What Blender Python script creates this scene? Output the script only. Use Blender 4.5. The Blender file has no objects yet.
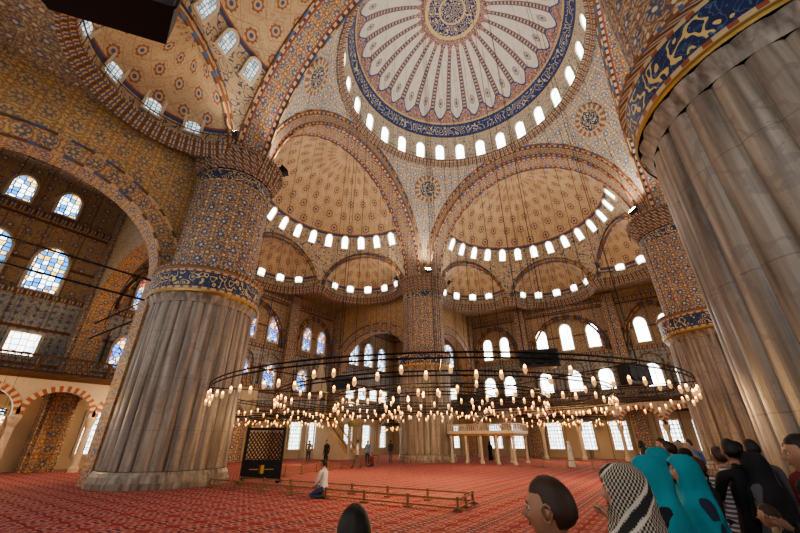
import bpy, bmesh, math, random
from mathutils import Vector, Matrix
from mathutils.geometry import tessellate_polygon
random.seed(7)
pi=math.pi
sin=math.sin; cos=math.cos; sqrt=math.sqrt
# ------------------------------------------------------------------ node helpers
class X:
    def __init__(s,nt,k): s.nt=nt; s.k=k
    def op(s,o,b=None,c=None):
        n=s.nt.nodes.new('ShaderNodeMath'); n.operation=o
        for i,a in enumerate((s,b,c)):
            if a is None: continue
            if isinstance(a,X): s.nt.links.new(a.k,n.inputs[i])
            else: n.inputs[i].default_value=a
        return X(s.nt,n.outputs[0])
    def __add__(s,b): return s.op('ADD',b)
    def __radd__(s,b): return s.op('ADD',b)
    def __sub__(s,b): return s.op('SUBTRACT',b)
    def __rsub__(s,b): return (s*-1.0)+b
    def __mul__(s,b): return s.op('MULTIPLY',b)
    def __rmul__(s,b): return s.op('MULTIPLY',b)
    def __truediv__(s,b): return s.op('DIVIDE',b)
    def lt(s,b): return s.op('LESS_THAN',b)
    def gt(s,b): return s.op('GREATER_THAN',b)
    def fr(s): return s.op('FRACT')
    def ab(s): return s.op('ABSOLUTE')
    def sn(s): return s.op('SINE')
    def cs(s): return s.op('COSINE')
    def sq(s): return s.op('SQRT')
    def fl(s): return s.op('FLOOR')
    def mx(s,b): return s.op('MAXIMUM',b)
    def at2(s,b): return s.op('ARCTAN2',b)
class Ctx:
    def __init__(s,name,rough=.6,metal=0.0):
        s.m=bpy.data.materials.new(name); s.m.use_nodes=True
        s.nt=s.m.node_tree; s.b=s.nt.nodes['Principled BSDF']
        s.b.inputs['Roughness'].default_value=rough; s.b.inputs['Metallic'].default_value=metal
        s.tc=s.nt.nodes.new('ShaderNodeTexCoord')
        a=s.nt.nodes.new('ShaderNodeSeparateXYZ'); s.nt.links.new(s.tc.outputs['UV'],a.inputs[0])
        s.U=X(s.nt,a.outputs[0]); s.V=X(s.nt,a.outputs[1])
        a=s.nt.nodes.new('ShaderNodeSeparateXYZ'); s.nt.links.new(s.tc.outputs['Object'],a.inputs[0])
        s.x=X(s.nt,a.outputs[0]); s.y=X(s.nt,a.outputs[1]); s.z=X(s.nt,a.outputs[2])
    def noise(s,scale,detail=2,coord='UV',out=0):
        n=s.nt.nodes.new('ShaderNodeTexNoise'); n.inputs['Scale'].default_value=scale; n.inputs['Detail'].default_value=detail
        s.nt.links.new(s.tc.outputs[coord],n.inputs['Vector']); return X(s.nt,n.outputs[0])
    def vor(s,scale,feature='F1',coord='UV',out='Distance',rnd=1.0):
        n=s.nt.nodes.new('ShaderNodeTexVoronoi'); n.feature=feature; n.inputs['Scale'].default_value=scale; n.inputs['Randomness'].default_value=rnd
        s.nt.links.new(s.tc.outputs[coord],n.inputs['Vector']); return X(s.nt,n.outputs[out])
    def mix(s,f,a,b):
        n=s.nt.nodes.new('ShaderNodeMix'); n.data_type='RGBA'
        for i,v in ((0,f),(6,a),(7,b)):
            if isinstance(v,X): s.nt.links.new(v.k,n.inputs[i])
            elif i==0: n.inputs[0].default_value=v
            else: n.inputs[i].default_value=(v[0],v[1],v[2],1)
        return X(s.nt,n.outputs[2])
    def out(s,c):
        if isinstance(c,X): s.nt.links.new(c.k,s.b.inputs['Base Color'])
        else: s.b.inputs['Base Color'].default_value=(c[0],c[1],c[2],1)
        return s.m
    def bump(s,h,strength=.4,dist=.05):
        n=s.nt.nodes.new('ShaderNodeBump'); n.inputs['Strength'].default_value=strength; n.inputs['Distance'].default_value=dist
        s.nt.links.new(h.k,n.inputs['Height']); s.nt.links.new(n.outputs[0],s.b.inputs['Normal'])
    def emit(s,c,st):
        i=s.b.inputs['Emission Color']
        if isinstance(c,X): s.nt.links.new(c.k,i)
        else: i.default_value=(c[0],c[1],c[2],1)
        s.b.inputs['Emission Strength'].default_value=st
def plain(name,c,rough=.6,metal=0.0,var=.0):
    k=Ctx(name,rough,metal)
    if var:
        n=k.noise(6,3,'Object'); return k.out(k.mix(n,[q*(1-var) for q in c],[min(1,q*(1+var)) for q in c]))
    return k.out(c)
def cell(k,U,V,n=6,a=.24,b=.08):
    fu=U.fr()-.5; fv=V.fr()-.5; r=(fu*fu+fv*fv).sq(); th=fv.at2(fu)
    return r.lt((th*float(n)).cs()*b+a), r.lt(.09), (r-.42).ab().lt(.035)
def vines(k,sc,coord='UV',mul=6.0):
    nz=k.noise(sc,1.2,coord)
    return ((nz*mul).fr()-.5).ab().lt(.12), ((nz*mul+.5).fr()-.5).ab().lt(.07)
def orn(name,base,c1,c2,c3,s=1.0,rough=.5,vs=2.6,border=None,amt=1.0):
    k=Ctx(name,rough); U=k.U*s; V=k.V*s
    big=k.noise(.35,3); vine,vine2=vines(k,vs)
    f1,co,ri=cell(k,U,V,8); f2,co2,_=cell(k,U+.5,V+.5,6,.2,.06)
    sm1,_,_=cell(k,U*3.0,V*3.0,4,.22,.08)
    col=k.mix((big-.25)*1.8,[q*.70 for q in base],[min(1,q*1.18) for q in base])
    col=k.mix(sm1*(.45*amt),col,c2)
    col=k.mix(vine*(.9*amt),col,c1); col=k.mix(vine2*(.8*amt),col,c3)
    col=k.mix(ri*(.75*amt),col,c2); col=k.mix(f1*(.85*amt),col,c1); col=k.mix(co*amt,col,c3); col=k.mix(f2*(.75*amt),col,c2); col=k.mix(co2*amt,col,c3)
    if border:
        e=(k.V-border/2).ab().gt(border/2-.26)
        d=((k.U*1.8).fr()-.5).ab().lt(.28)
        col=k.mix(e,col,k.mix(d,(.03,.05,.14),(.62,.48,.28)))
        e2=((k.V-border/2).ab()-(border/2-.30)).ab().lt(.06)
        col=k.mix(e2,col,(.28,.07,.035))
    return k.out(col)
GOLD=(.66,.45,.16); WHITE=(.76,.69,.55)
m_tile=orn('iznik_tile_pier',(.46,.35,.21),(.045,.08,.18),(.22,.085,.045),(.68,.58,.40),1.25)
m_pend=orn('painted_pendentive',(.54,.48,.37),(.09,.14,.25),(.28,.15,.08),WHITE,1.0,amt=.85)
m_arch=orn('painted_arch_soffit',(.52,.42,.26),(.04,.08,.21),(.26,.09,.045),GOLD,1.0,border=2.0)
m_archf=orn('painted_archivolt',(.52,.42,.26),(.06,.10,.23),(.26,.10,.045),GOLD,1.1,amt=.9,border=1.35)
m_soff=orn('painted_soffit',(.42,.32,.19),(.09,.09,.15),(.22,.10,.05),WHITE,1.0,amt=.7)
m_sarch=orn('painted_side_arch',(.56,.41,.21),(.12,.11,.14),(.30,.13,.05),GOLD,1.0,amt=.8)
m_sring=orn('painted_arch_ring',(.56,.42,.23),(.07,.09,.17),(.30,.10,.045),GOLD,1.2,amt=.9)
def band_mat(name,bg=(.012,.03,.10),fg=(.62,.48,.20)):
    k=Ctx(name,.4); n=k.noise(2.2,1.0); n2=k.noise(4.5,1)
    scr=((n*6.0).fr()-.5).ab().lt(.15); scr=scr*(((k.V-.5).ab()).lt(.30)); d=((n2*5.0).fr()-.5).ab().lt(.08)
    col=k.mix(d*.7,bg,(.10,.18,.32)); col=k.mix(scr,col,fg)
    col=k.mix((k.V-.5).ab().gt(.36),col,k.mix(((k.U*2.5).fr()-.5).ab().lt(.3),(.30,.09,.045),(.52,.42,.25))); col=k.mix((k.V-.5).ab().gt(.46),col,(.46,.33,.14)); return k.out(col)
m_band=band_mat('calligraphy_band')
k=Ctx('muqarnas_paint',.6); d=((k.U*2.2).fr()-.5).ab()
col=k.mix(d.lt(.30),(.13,.085,.055),(.54,.41,.24)); col=k.mix(((k.V*3.0).fr()-.5).ab().lt(.12),col,(.24,.09,.04)); col=k.mix(d.lt(.1),col,(.08,.12,.25)); m_corn=k.out(col)
# marble
k=Ctx('fluted_marble',.36); n=k.noise(.9,5,'Object'); n2=k.noise(7,4,'Object')
st=k.nt.nodes.new('ShaderNodeMapping'); st.inputs['Scale'].default_value=(2.4,2.4,.13); k.nt.links.new(k.tc.outputs['Object'],st.inputs[0])
n3=k.nt.nodes.new('ShaderNodeTexNoise'); n3.inputs['Scale'].default_value=2.2; n3.inputs['Detail'].default_value=6; k.nt.links.new(st.outputs[0],n3.inputs['Vector']); n3=X(k.nt,n3.outputs[0])
col=k.mix((n3-.34)*3.0,(.11,.088,.068),(.42,.375,.315)); col=k.mix((n-.5).ab().lt(.02)*.4,col,(.18,.16,.15)); col=k.mix((n2-.3)*.7,col,(.27,.225,.175))
j=((k.z/2.1).fr()-.5).ab().gt(.494); col=k.mix(j*.35,col,(.08,.065,.05)); m_marble=k.out(col)
m_stone=plain('pale_marble',(.54,.47,.36),.45,var=.15)
m_plaster=plain('stucco_white',(.56,.49,.37),.7,var=.06)
m_iron=plain('black_iron',(.015,.014,.013),.45,.4)
m_brass=plain('aged_brass',(.42,.28,.10),.35,.9)
m_wood=plain('walnut_wood',(.10,.05,.025),.45,var=.3)
m_woodl=plain('light_oak',(.25,.14,.065),.5,var=.2)
m_redst=plain('red_voussoir',(.34,.11,.06),.6,var=.1)
m_black=plain('black_plastic',(.012,.012,.013),.4)
# carpet
k=Ctx('red_prayer_carpet',.95)
U=k.U; V=k.V
row=U/1.25; fr=(row.fr()-.5).ab()
colm=V/.62
f,co,ri=cell(k,row*2.0,colm*1.0,6,.27,.1); f2,_,_=cell(k,row*8.0,colm*4.0,4,.2,.1)
nz=k.noise(9,2); big=k.noise(.25,2)
col=k.mix(big,(.20,.009,.011),(.33,.022,.024))
col=k.mix(f2*.45,col,(.50,.15,.13)); col=k.mix(((nz*7.0).fr()-.5).ab().lt(.1)*.6,col,(.06,.01,.035))
col=k.mix(f*.7,col,(.56,.23,.20)); col=k.mix(co,col,(.04,.025,.12)); col=k.mix(ri*.5,col,(.60,.34,.28))
b1=fr.gt(.43); b2=(fr-.45).ab().lt(.014)
col=k.mix(b1*.85,col,k.mix(((V*6.0).fr()-.5).ab().lt(.25),(.10,.006,.010),(.60,.32,.27))); col=k.mix(b2,col,(.03,.015,.05))
k.bump(k.noise(60,2),.3,.02)
m_carpet=k.out(col)
# central dome
k=Ctx('dome_paint',.55)
rho=(k.x*k.x+k.y*k.y).sq(); th=k.y.at2(k.x); el=k.z.at2(rho)*(180/pi)
NS=28
fs=((th*(NS/(2*pi))).fr()-.5).ab()
dm=fs*rho*(2*pi/NS)
nz=k.noise(2.2,1.5,'Object'); vi,vi2=vines(k,1.9,'Object',7.0)
col=k.mix(nz,(.54,.52,.47),(.72,.70,.63))
sp=dm.lt(rho*.024+.08); spi=dm.lt(rho*.013+.04)
col=k.mix(sp,col,(.26,.12,.08)); dots=((el*.5).fr()-.5).ab().lt(.25); col=k.mix(spi,col,k.mix(dots,(.05,.07,.20),(.46,.40,.28)))
flo=(fs-.5).ab()*rho*(2*pi/NS)
q_=(el-39.5)*.13; rr_=flo*flo*2.0+q_*q_
col=k.mix(rr_.lt(.14)*.75,col,(.24,.14,.13)); col=k.mix(rr_.lt(.06)*.8,col,(.58,.52,.42)); col=k.mix(rr_.lt(.02),col,(.10,.12,.26))
sc=el.lt((fs*(2*pi)).cs()*3.0+33.0); orncol=k.mix(vi,(.38,.18,.11),(.06,.09,.24)); orncol=k.mix(vi2,orncol,(.66,.59,.45))
col=k.mix(sc,col,orncol); scl=(el-((fs*(2*pi)).cs()*3.0+33.0)).ab().lt(.6); col=k.mix(scl,col,(.05,.07,.2))
inn=el.gt((fs*(2*pi)).cs()*-2.0+70.0); col=k.mix(inn,col,orncol)
blu=el.lt(27.0); gl=k.noise(1.0,1,'Object'); gs=((gl*9.0).fr()-.5).ab().lt(.15)*((el-22.5).ab().lt(2.6))
col=k.mix(blu,col,k.mix(gs,k.mix(vi*.5,(.012,.028,.14),(.12,.20,.40)),(.56,.50,.32)))
col=k.mix((el-27.2).ab().lt(.6),col,(.56,.42,.19)); col=k.mix((el-17.6).ab().lt(.6),col,(.56,.42,.19))
low=el.lt(17.2); col=k.mix(low,col,k.mix(vi,(.56,.47,.33),(.12,.13,.21)))
med=el.gt(75.5); msc=k.noise(1.5,1,'Object'); ms=((msc*9.0).fr()-.5).ab().lt(.16)
col=k.mix(med,col,k.mix(ms,(.02,.04,.18),(.68,.56,.26))); col=k.mix((el-75.5).ab().lt(.9),col,(.62,.50,.25)); col=k.mix((el-83.0).ab().lt(.5),col,(.62,.50,.25))
m_dome=k.out(col)
def semi_mat(name,lo=(.44,.32,.19),hi=(.62,.48,.30),dark=(.24,.085,.045)):
    k=Ctx(name,.6)
    rw=k.V; off=(rw.fl()*.5); uu=k.U+off
    fu=(uu.fr()-.5); fv=(rw.fr()-.5)
    r=(fu*fu*2.6+fv*fv*1.5).sq(); th=fv.at2(fu); md=r.lt((th*8.0).cs()*.04+.36); md2=r.lt(.24); md3=r.lt(.12)
    ln=((fu.ab()+fv.ab())-.5).ab().lt(.02)
    vi,vi2=vines(k,3.0)
    big=k.noise(.6,3)
    col=k.mix((big-.25)*1.8,lo,hi); col=k.mix(vi*.45,col,(.28,.18,.11)); col=k.mix(ln*.6,col,(.28,.15,.09)); col=k.mix(md*.9,col,dark); col=k.mix(md2*.9,col,(.50,.38,.25)); col=k.mix(md3,col,(.06,.09,.19))
    edge=rw.lt(.9); col=k.mix(edge,col,k.mix(vi,(.50,.39,.25),(.08,.10,.17))); col=k.mix((rw-.95).ab().lt(.08),col,(.04,.07,.17)); col=k.mix((rw-1.07).ab().lt(.04),col,(.30,.09,.05))
    return k.out(col)
m_semi=semi_mat('semidome_paint'); m_exed=semi_mat('exedra_paint',(.42,.30,.18),(.58,.44,.27))
# wall
k=Ctx('tile_wall_paint',.5)
big=k.noise(.3,3); vi,vi2=vines(k,2.4)
f,co,ri=cell(k,k.U*1.1,k.V*1.1,8); fs_,_,_=cell(k,k.U*2.2+.5,k.V*2.2,6)
up=k.mix((big-.25)*1.8,(.38,.27,.14),(.60,.44,.25)); up=k.mix(vi*.8,up,(.12,.12,.16)); up=k.mix(vi2*.8,up,(.28,.12,.05)); up=k.mix(f*.6,up,(.09,.12,.22)); up=k.mix(co,up,(.7,.56,.32))
lo=k.mix(big,(.30,.30,.28),(.50,.48,.41)); lo=k.mix(fs_*.7,lo,(.04,.09,.22)); lo=k.mix(vi*.6,lo,(.05,.13,.22)); lo=k.mix(co,lo,(.36,.10,.05))
col=k.mix(k.V.lt(10.8),up,lo); col=k.mix(k.V.lt(4.4),col,k.mix(big,(.40,.33,.23),(.56,.47,.34)))
gr=((k.U/2.15).fr()-.5).ab().gt(.475); col=k.mix(gr*.6,col,(.10,.08,.07))
for zz in (4.4,6.2,8.5,10.8,13.0,16.0): col=k.mix((k.V-zz).ab().lt(.10),col,(.16,.07,.04))
m_wall=k.out(col)
def glass(name,c1,c2,st,sc,lines=.06,rnd=0.3,th_=.62,c3=None):
    k=Ctx(name,.3); d=k.vor(sc,'DISTANCE_TO_EDGE',rnd=rnd); rr=k.vor(sc,'F1',out='Color',rnd=rnd)
    s=k.nt.nodes.new('ShaderNodeSeparateColor'); k.nt.links.new(rr.k,s.inputs[0]); q=X(k.nt,s.outputs[0]); q2=X(k.nt,s.outputs[1])
    c=k.mix(q.gt(th_),c1,c2)
    if c3: c=k.mix(q2.gt(.78),c,c3)
    c=k.mix(d.lt(lines),c,(.015,.015,.02)); k.out((.05,.05,.05)); k.emit(c,st); return k.m
g_bright=glass('daylight_glass',(1,.98,.93),(.86,.93,1),9,3.6,.035)
g_latt=glass('stucco_lattice_glass',(.85,.95,1),(.04,.20,.50),4.5,3.0,.10,.3,.58,(.75,.42,.10))
g_stain=glass('stained_glass',(.10,.26,.85),(.95,.75,.45),3.2,3.4,.09,.8,.5,(.6,.08,.06))
g_dim=glass('shaded_glass',(.75,.82,.85),(.35,.45,.5),1.3,4.5,.09)
g_door=glass('window_pane',(1,.97,.90),(.65,.85,.95),5.0,2.6,.05)
# ------------------------------------------------------------------ mesh helper
class MB:
    def __init__(s): s.v=[];s.f=[];s.m=[];s.uv=[]
    def quad(s,pts,mat=0,uvs=None):
        b=len(s.v); s.v+= [tuple(p) for p in pts]; s.f.append(tuple(range(b,b+len(pts)))); s.m.append(mat)
        if uvs is None:
            P=[Vector(p) for p in pts]; n=Vector((0,0,0))
            for i in range(len(P)): n+=P[i].cross(P[(i+1)%len(P)])
            ax=max(range(3),key=lambda i:abs(n[i]))
            uvs=[(p.y,p.z) if ax==0 else (p.x,p.z) if ax==1 else (p.x,p.y) for p in P]
        s.uv.append(uvs)
    def grid(s,fn,nu,nv,mat=0,skip=None):
        b=len(s.v); uv=[]
        for j in range(nv+1):
            for i in range(nu+1):
                p=fn(i/nu,j/nv); s.v.append(tuple(p[:3])); uv.append((p[3],p[4]) if len(p)>4 else (i/nu,j/nv))
        for j in range(nv):
            for i in range(nu):
                if skip and skip(i,j): continue
                a=j*(nu+1)+i; q=(a,a+1,a+nu+2,a+nu+1)
                s.f.append(tuple(b+t for t in q)); s.m.append(mat); s.uv.append([uv[t] for t in q])
    def box(s,c,sz,rot=0,mat=0,taper=1.0):
        cx,cy,cz=c; x,y,z=sz[0]/2,sz[1]/2,sz[2]/2; co,si=cos(rot),sin(rot)
        P=[]
        for dz in (-1,1):
            t=taper if dz>0 else 1
            for dx,dy in ((-1,-1),(1,-1),(1,1),(-1,1)):
                px,py=dx*x*t,dy*y*t; P.append((cx+px*co-py*si,cy+px*si+py*co,cz+dz*z))
        for q in ((0,1,5,4),(1,2,6,5),(2,3,7,6),(3,0,4,7),(4,5,6,7),(3,2,1,0)): s.quad([P[i] for i in q],mat)
    def rev(s,prof,n=24,c=(0,0),mat=0,a0=0,a1=2*pi,fr=None,us=1.0,vs=None):
        L=[0]
        for i in range(1,len(prof)): L.append(L[-1]+math.dist(prof[i],prof[i-1]))
        def fn(u,v):
            j=round(v*(len(prof)-1)); r,z=prof[j]; a=a0+(a1-a0)*u
            rr=r*1.0+(fr(a,z) if fr else 0)
            return (c[0]+rr*cos(a),c[1]+rr*sin(a),z,us*a*max(r,.01) if us>0 else -us*a,L[j] if vs is None else L[j]/L[-1]*vs)
        s.grid(fn,n,len(prof)-1,mat)
    def tube(s,path,r,n=6,mat=0,closed=False,cap=False):
        P=[Vector(p) for p in path]; N=len(P); rings=[]
        rs=r if isinstance(r,(list,tuple)) else [r]*N
        for i in range(N):
            if closed: t=P[(i+1)%N]-P[i-1]
            else: t=P[min(i+1,N-1)]-P[max(i-1,0)]
            t.normalize(); up=Vector((0,0,1)) if abs(t.z)<.9 else Vector((1,0,0))
            a=t.cross(up).normalized(); b=a.cross(t)
            rings.append([P[i]+(a*cos(2*pi*q/n)+b*sin(2*pi*q/n))*rs[i] for q in range(n)])
        b0=len(s.v)
        for R in rings: s.v+=[tuple(p) for p in R]
        for i in range(N if closed else N-1):
            j=(i+1)%N
            for q in range(n):
                s.f.append((b0+i*n+q,b0+i*n+(q+1)%n,b0+j*n+(q+1)%n,b0+j*n+q)); s.m.append(mat); s.uv.append([(i*.3,q/n)]*4)
        if cap and not closed:
            s.f.append(tuple(b0+q for q in range(n))[::-1]); s.m.append(mat); s.uv.append([(0,0)]*n)
            s.f.append(tuple(b0+(N-1)*n+q for q in range(n))); s.m.append(mat); s.uv.append([(0,0)]*n)
    def sweep(s,path,prof,inward,mat=0,vs=None):
        L=[0]
        for i in range(1,len(path)): L.append(L[-1]+math.dist(path[i],path[i-1]))
        K=[0]
        for i in range(1,len(prof)): K.append(K[-1]+math.dist(prof[i],prof[i-1]))
        def fn(u,v):
            i=round(u*(len(path)-1)); j=round(v*(len(prof)-1)); o,z=prof[j]
            return (path[i][0]+inward[i][0]*o,path[i][1]+inward[i][1]*o,z,L[i],K[j] if vs is None else K[j]/K[-1]*vs)
        s.grid(fn,len(path)-1,len(prof)-1,mat)
    def window(s,p,r,w,n,wd,ht,fw=.14,dp=.16,arch=True,mf=0,mg=1,nseg=10):
        p=Vector(p);r=Vector(r).normalized();w=Vector(w).normalized();n=Vector(n).normalized()
        def outl(W,H,y0):
            pts=[(-W/2,y0)]
            if arch:
                rise=W*.62; h0=H-rise
                for i in range(nseg+1):
                    a=pi-pi*i/nseg; pts.append((W/2*cos(a),h0+rise*sin(a)))
            else: pts+=[(-W/2,H),(W/2,H)]
            pts.append((W/2,y0)); return pts
        O=outl(wd+2*fw,ht+fw,-fw); I=outl(wd,ht,0)
        T=lambda q,d: tuple(p+r*q[0]+w*q[1]+n*d)
        N=len(O)
        for i in range(N):
            j=(i+1)%N
            s.quad([T(O[i],0),T(O[j],0),T(O[j],dp),T(O[i],dp)],mf)
            s.quad([T(O[i],dp),T(O[j],dp),T(I[j],dp),T(I[i],dp)],mf)
            s.quad([T(I[i],dp),T(I[j],dp),T(I[j],.04),T(I[i],.04)],mf)
        s.quad([T(q,.04) for q in I],mg,[(q[0],q[1]) for q in I])
    def arch_wall(s,o,d,n,L,z0,z1,ops,t=1.0,mat=0,ms=1,z1b=None,ring=None):
        P=lambda a,z,k=0: (o[0]+d[0]*a-n[0]*k,o[1]+d[1]*a-n[1]*k,z)
        z1b=z1b or z1
        cuts=[0]
        for c,hw,sp,ri in ops:
            if c-hw-cuts[-1]>1e-4:
                a,b=cuts[-1],c-hw
                s.quad([P(a,z0),P(b,z0),P(b,z1),P(a,z1)],mat,[(a,z0),(b,z0),(b,z1),(a,z1)])
                s.quad([P(a,z0,t),P(b,z0,t),P(b,z1b,t),P(a,z1b,t)],mat,[(a,z0),(b,z0),(b,z1b),(a,z1b)])
            M=28; pr=None
            for i in range(M+1):
                q=pi-pi*i/M; a=c+hw*cos(q); z=sp+ri*(max(0,sin(q))**.92)
                if pr:
                    s.quad([P(pr[0],pr[1]),P(a,z),P(a,z1),P(pr[0],z1)],mat,[pr,(a,z),(a,z1),(pr[0],z1)])
                    s.quad([P(pr[0],pr[1],t),P(a,z,t),P(a,z1b,t),P(pr[0],z1b,t)],mat,[pr,(a,z),(a,z1b),(pr[0],z1b)])
                    l=hw*pi*i/M; l0=hw*pi*(i-1)/M
                    s.quad([P(pr[0],pr[1]),P(a,z),P(a,z,t),P(pr[0],pr[1],t)],ms,[(l0,0),(l,0),(l,t),(l0,t)])
                    if ring:
                        mk=ring[1] if i%2 else ring[2]; R=ring[0]
                        def G(aa,zz,q): return (c+(aa-c)+cos(q)*R, zz+sin(q)*R*1.1)
                        g0=G(pr[0],pr[1],pr2); g1=G(a,z,q)
                        kk=-.05
                        s.quad([P(pr[0],pr[1],kk),P(a,z,kk),P(g1[0],g1[1],kk),P(g0[0],g0[1],kk)],mk,[(l0,0),(l,0),(l,R),(l0,R)])
                        s.quad([P(g0[0],g0[1],0),P(g1[0],g1[1],0),P(g1[0],g1[1],kk),P(g0[0],g0[1],kk)],mk)
                        s.quad([P(pr[0],pr[1],0),P(a,z,0),P(a,z,kk),P(pr[0],pr[1],kk)],mk)
                pr=(a,z); pr2=q
            for a in (c-hw,c+hw):
                if sp>z0: s.quad([P(a,z0),P(a,sp),P(a,sp,t),P(a,z0,t)],ms,[(z0,0),(sp,0),(sp,t),(z0,t)])
            cuts.append(c+hw)
        if L-cuts[-1]>1e-4:
            a,b=cuts[-1],L
            s.quad([P(a,z0),P(b,z0),P(b,z1),P(a,z1)],mat,[(a,z0),(b,z0),(b,z1),(a,z1)])
            s.quad([P(a,z0,t),P(b,z0,t),P(b,z1b,t),P(a,z1b,t)],mat,[(a,z0),(b,z0),(b,z1b),(a,z1b)])
    def poly(s,pts,z,mat=0):
        tr=tessellate_polygon([[Vector((x,y,0)) for x,y in pts]])
        for t in tr: s.quad([(pts[i][0],pts[i][1],z) for i in t],mat,[pts[i] for i in t])
    def build(s,name,mats,smooth=False,loc=(0,0,0),rotz=0,parent=None):
        me=bpy.data.meshes.new(name); me.from_pydata(s.v,[],s.f)
        ul=me.uv_layers.new(name='UVMap'); flat=[c for f in s.uv for q in f for c in q]; ul.data.foreach_set('uv',flat)
        for m in mats: me.materials.append(m)
        me.polygons.foreach_set('material_index',s.m)
        if smooth: me.polygons.foreach_set('use_smooth',[True]*len(me.polygons))
        me.update()
        ob=bpy.data.objects.new(name,me); bpy.context.collection.objects.link(ob); ob.location=loc; ob.rotation_euler=(0,0,rotz)
        if parent: ob.parent=parent
        return ob
def copies(ob,names,rots):
    for nm,r in zip(names,rots):
        o=bpy.data.objects.new(nm,ob.data); bpy.context.collection.objects.link(o); o.rotation_euler=(0,0,r); o.location=ob.location
def empty(name,loc,rz=0):
    e=bpy.data.objects.new(name,None); bpy.context.collection.objects.link(e); e.location=loc; e.rotation_euler=(0,0,rz); e.empty_display_size=.2; return e
W=25.8; Q=10.8; P=11.5; ZS=17.5
mb=MB(); mb.quad([(-W,-W,0),(W,-W,0),(W,W,0),(-W,W,0)],0); mb.build('floor',[m_carpet])
for nm,o,d in (('wall_qibla',(-W,-W),(0,1)),('wall_north',(-W,W),(1,0)),('wall_east',(W,-W),(0,1)),('wall_south',(-W,-W),(1,0))):
    mb=MB(); L=2*W
    a,b=o,(o[0]+d[0]*L,o[1]+d[1]*L)
    mb.quad([(a[0],a[1],0),(b[0],b[1],0),(b[0],b[1],20),(a[0],a[1],20)],0,[(0,0),(L,0),(L,20),(0,20)])
    mb.build(nm,[m_wall])
def wall_trim():
    mb=MB()
    for x in (-5.2,5.2): mb.box((x,W-.35,8.6),(1.3,.7,17.2),0,0)
    for x in (-12.8,12.8): mb.box((x,W-.6,9.5),(1.6,1.2,19),0,0)
    for z,h in ((4.9,.25),(10.7,.3),(16.4,.35)): mb.box((0,W-.15,z),(2*W,.4,h),0,1)
    for c,hw in ((0,4.3),(-8.9,3.0),(8.9,3.0)):
        for dr in (0,.35):
            path=[(c+(hw-dr)*cos(pi-pi*i/30),W-.2,11.0+(4.6-dr)*sin(pi-pi*i/30)) for i in range(31)]
            mb.tube(path,.13,6,1)
    for x in (-3.2,0,3.2,-10.2,-7.6,7.6,10.2):
        path=[(x+1.15*cos(pi-pi*i/16),W-.12,8.9+1.2*sin(pi-pi*i/16)) for i in range(17)]; mb.tube([(x-1.15,W-.12,6.4)]+path+[(x+1.15,W-.12,6.4)],.07,5,1)
    return mb
t=wall_trim().build('trim_1',[m_tile,m_corn])
copies(t,['trim_2','trim_3','trim_4'],[pi/2,pi,-pi/2])
def wall_windows(kind):
    mb=MB(); N=(0,-1,0)
    def w(x,z,wd,ht,arch=True,mg=1): mb.window((x,W-.02,z),(1,0,0),(0,0,1),N,wd,ht,.16,.22,arch,0,mg)
    g=3 if kind=='qibla' else 1
    for x in (-2.9,0,2.9): w(x,11.4,1.25,3.1 if x==0 else 2.7,True,g)
    for x in (-10,-7.7,7.7,10): w(x,11.3,1.15,2.7,True,g)
    for x in (-3.2,0,3.2,-10.2,-7.6,7.6,10.2): w(x,6.7,1.4,2.3,True,g)
    for x in (-3.2,0,3.2,-10.2,-7.6,7.6,10.2):
        if kind=='qibla' and abs(x)<4: continue
        w(x,.9,1.5,2.6,False,5)
    for sx in (-1,1):
        for x in (16.2,19.3,22.4): w(sx*x,11.0 if x!=19.3 else 11.2,1.8,3.2,True,2)
        for x in (16.7,19.3,21.9): w(sx*x,16.9,1.2,1.9,True,2)
        for x in (15.8,18.2,20.6,23): w(sx*x,6.7,1.5,1.4,False,5)
        for x in (15.9,19.4,22.9): w(sx*x,.9,1.5,2.6,False,5)
    for x in (-22.9,-19.4,-15.9,-10.2,-7.6,7.6,10.2,15.9,19.4,22.9)+((-3.2,0,3.2) if kind!='qibla' else ()):
        for i in range(-2,3): mb.tube([(x+i*.3,W-.16,.9),(x+i*.3,W-.16,3.5)],.025,4,4)
        for j in range(1,7): mb.tube([(x-.75,W-.16,.9+j*.37),(x+.75,W-.16,.9+j*.37)],.025,4,4)
    return mb
WM=[m_plaster,g_bright,g_latt,g_stain,m_iron,g_door]
o=wall_windows('x').build('window_1',WM); copies(o,['window_2','window_3'],[-pi/2,pi])
wall_windows('qibla').build('window_4',WM,rotz=pi/2)
CY=12.8
def surf(phi,z):
    q=(z-ZS)/11.4; r=10*sqrt(max(0,1-q*q)); return (r*cos(phi),CY+r*sin(phi),z)
EX=[pi/6,pi/2,5*pi/6]; HA=math.radians(27); EH=4.0
def zb(phi):
    for c in EX:
        d=abs(phi-c)/HA
        if d<1: return ZS+EH*sqrt(1-d*d)
    return ZS
phis=[0.0]
for c in EX:
    for i in range(41): phis.append(c-HA*cos(pi*i/40))
phis.append(pi)
mb=MB()
def fn(u,v):
    ph=phis[round(u*(len(phis)-1))]; t0=math.asin(min(1,(zb(ph)-ZS)/11.4)); ts=t0+(pi/2-t0)*v
    p=surf(ph,ZS+11.4*sin(ts)); tt=math.degrees(ts)
    return (p[0],p[1],p[2],ph/pi*13,(tt-34)/8+1.0)
mb.grid(fn,len(phis)-1,30,0)
sd=mb.build('semi_dome',[m_semi],True); copies(sd,['semi_dome.001','semi_dome.002','semi_dome.003'],[pi/2,pi,-pi/2])
mb=MB()
foot=[(10,CY)]
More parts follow.
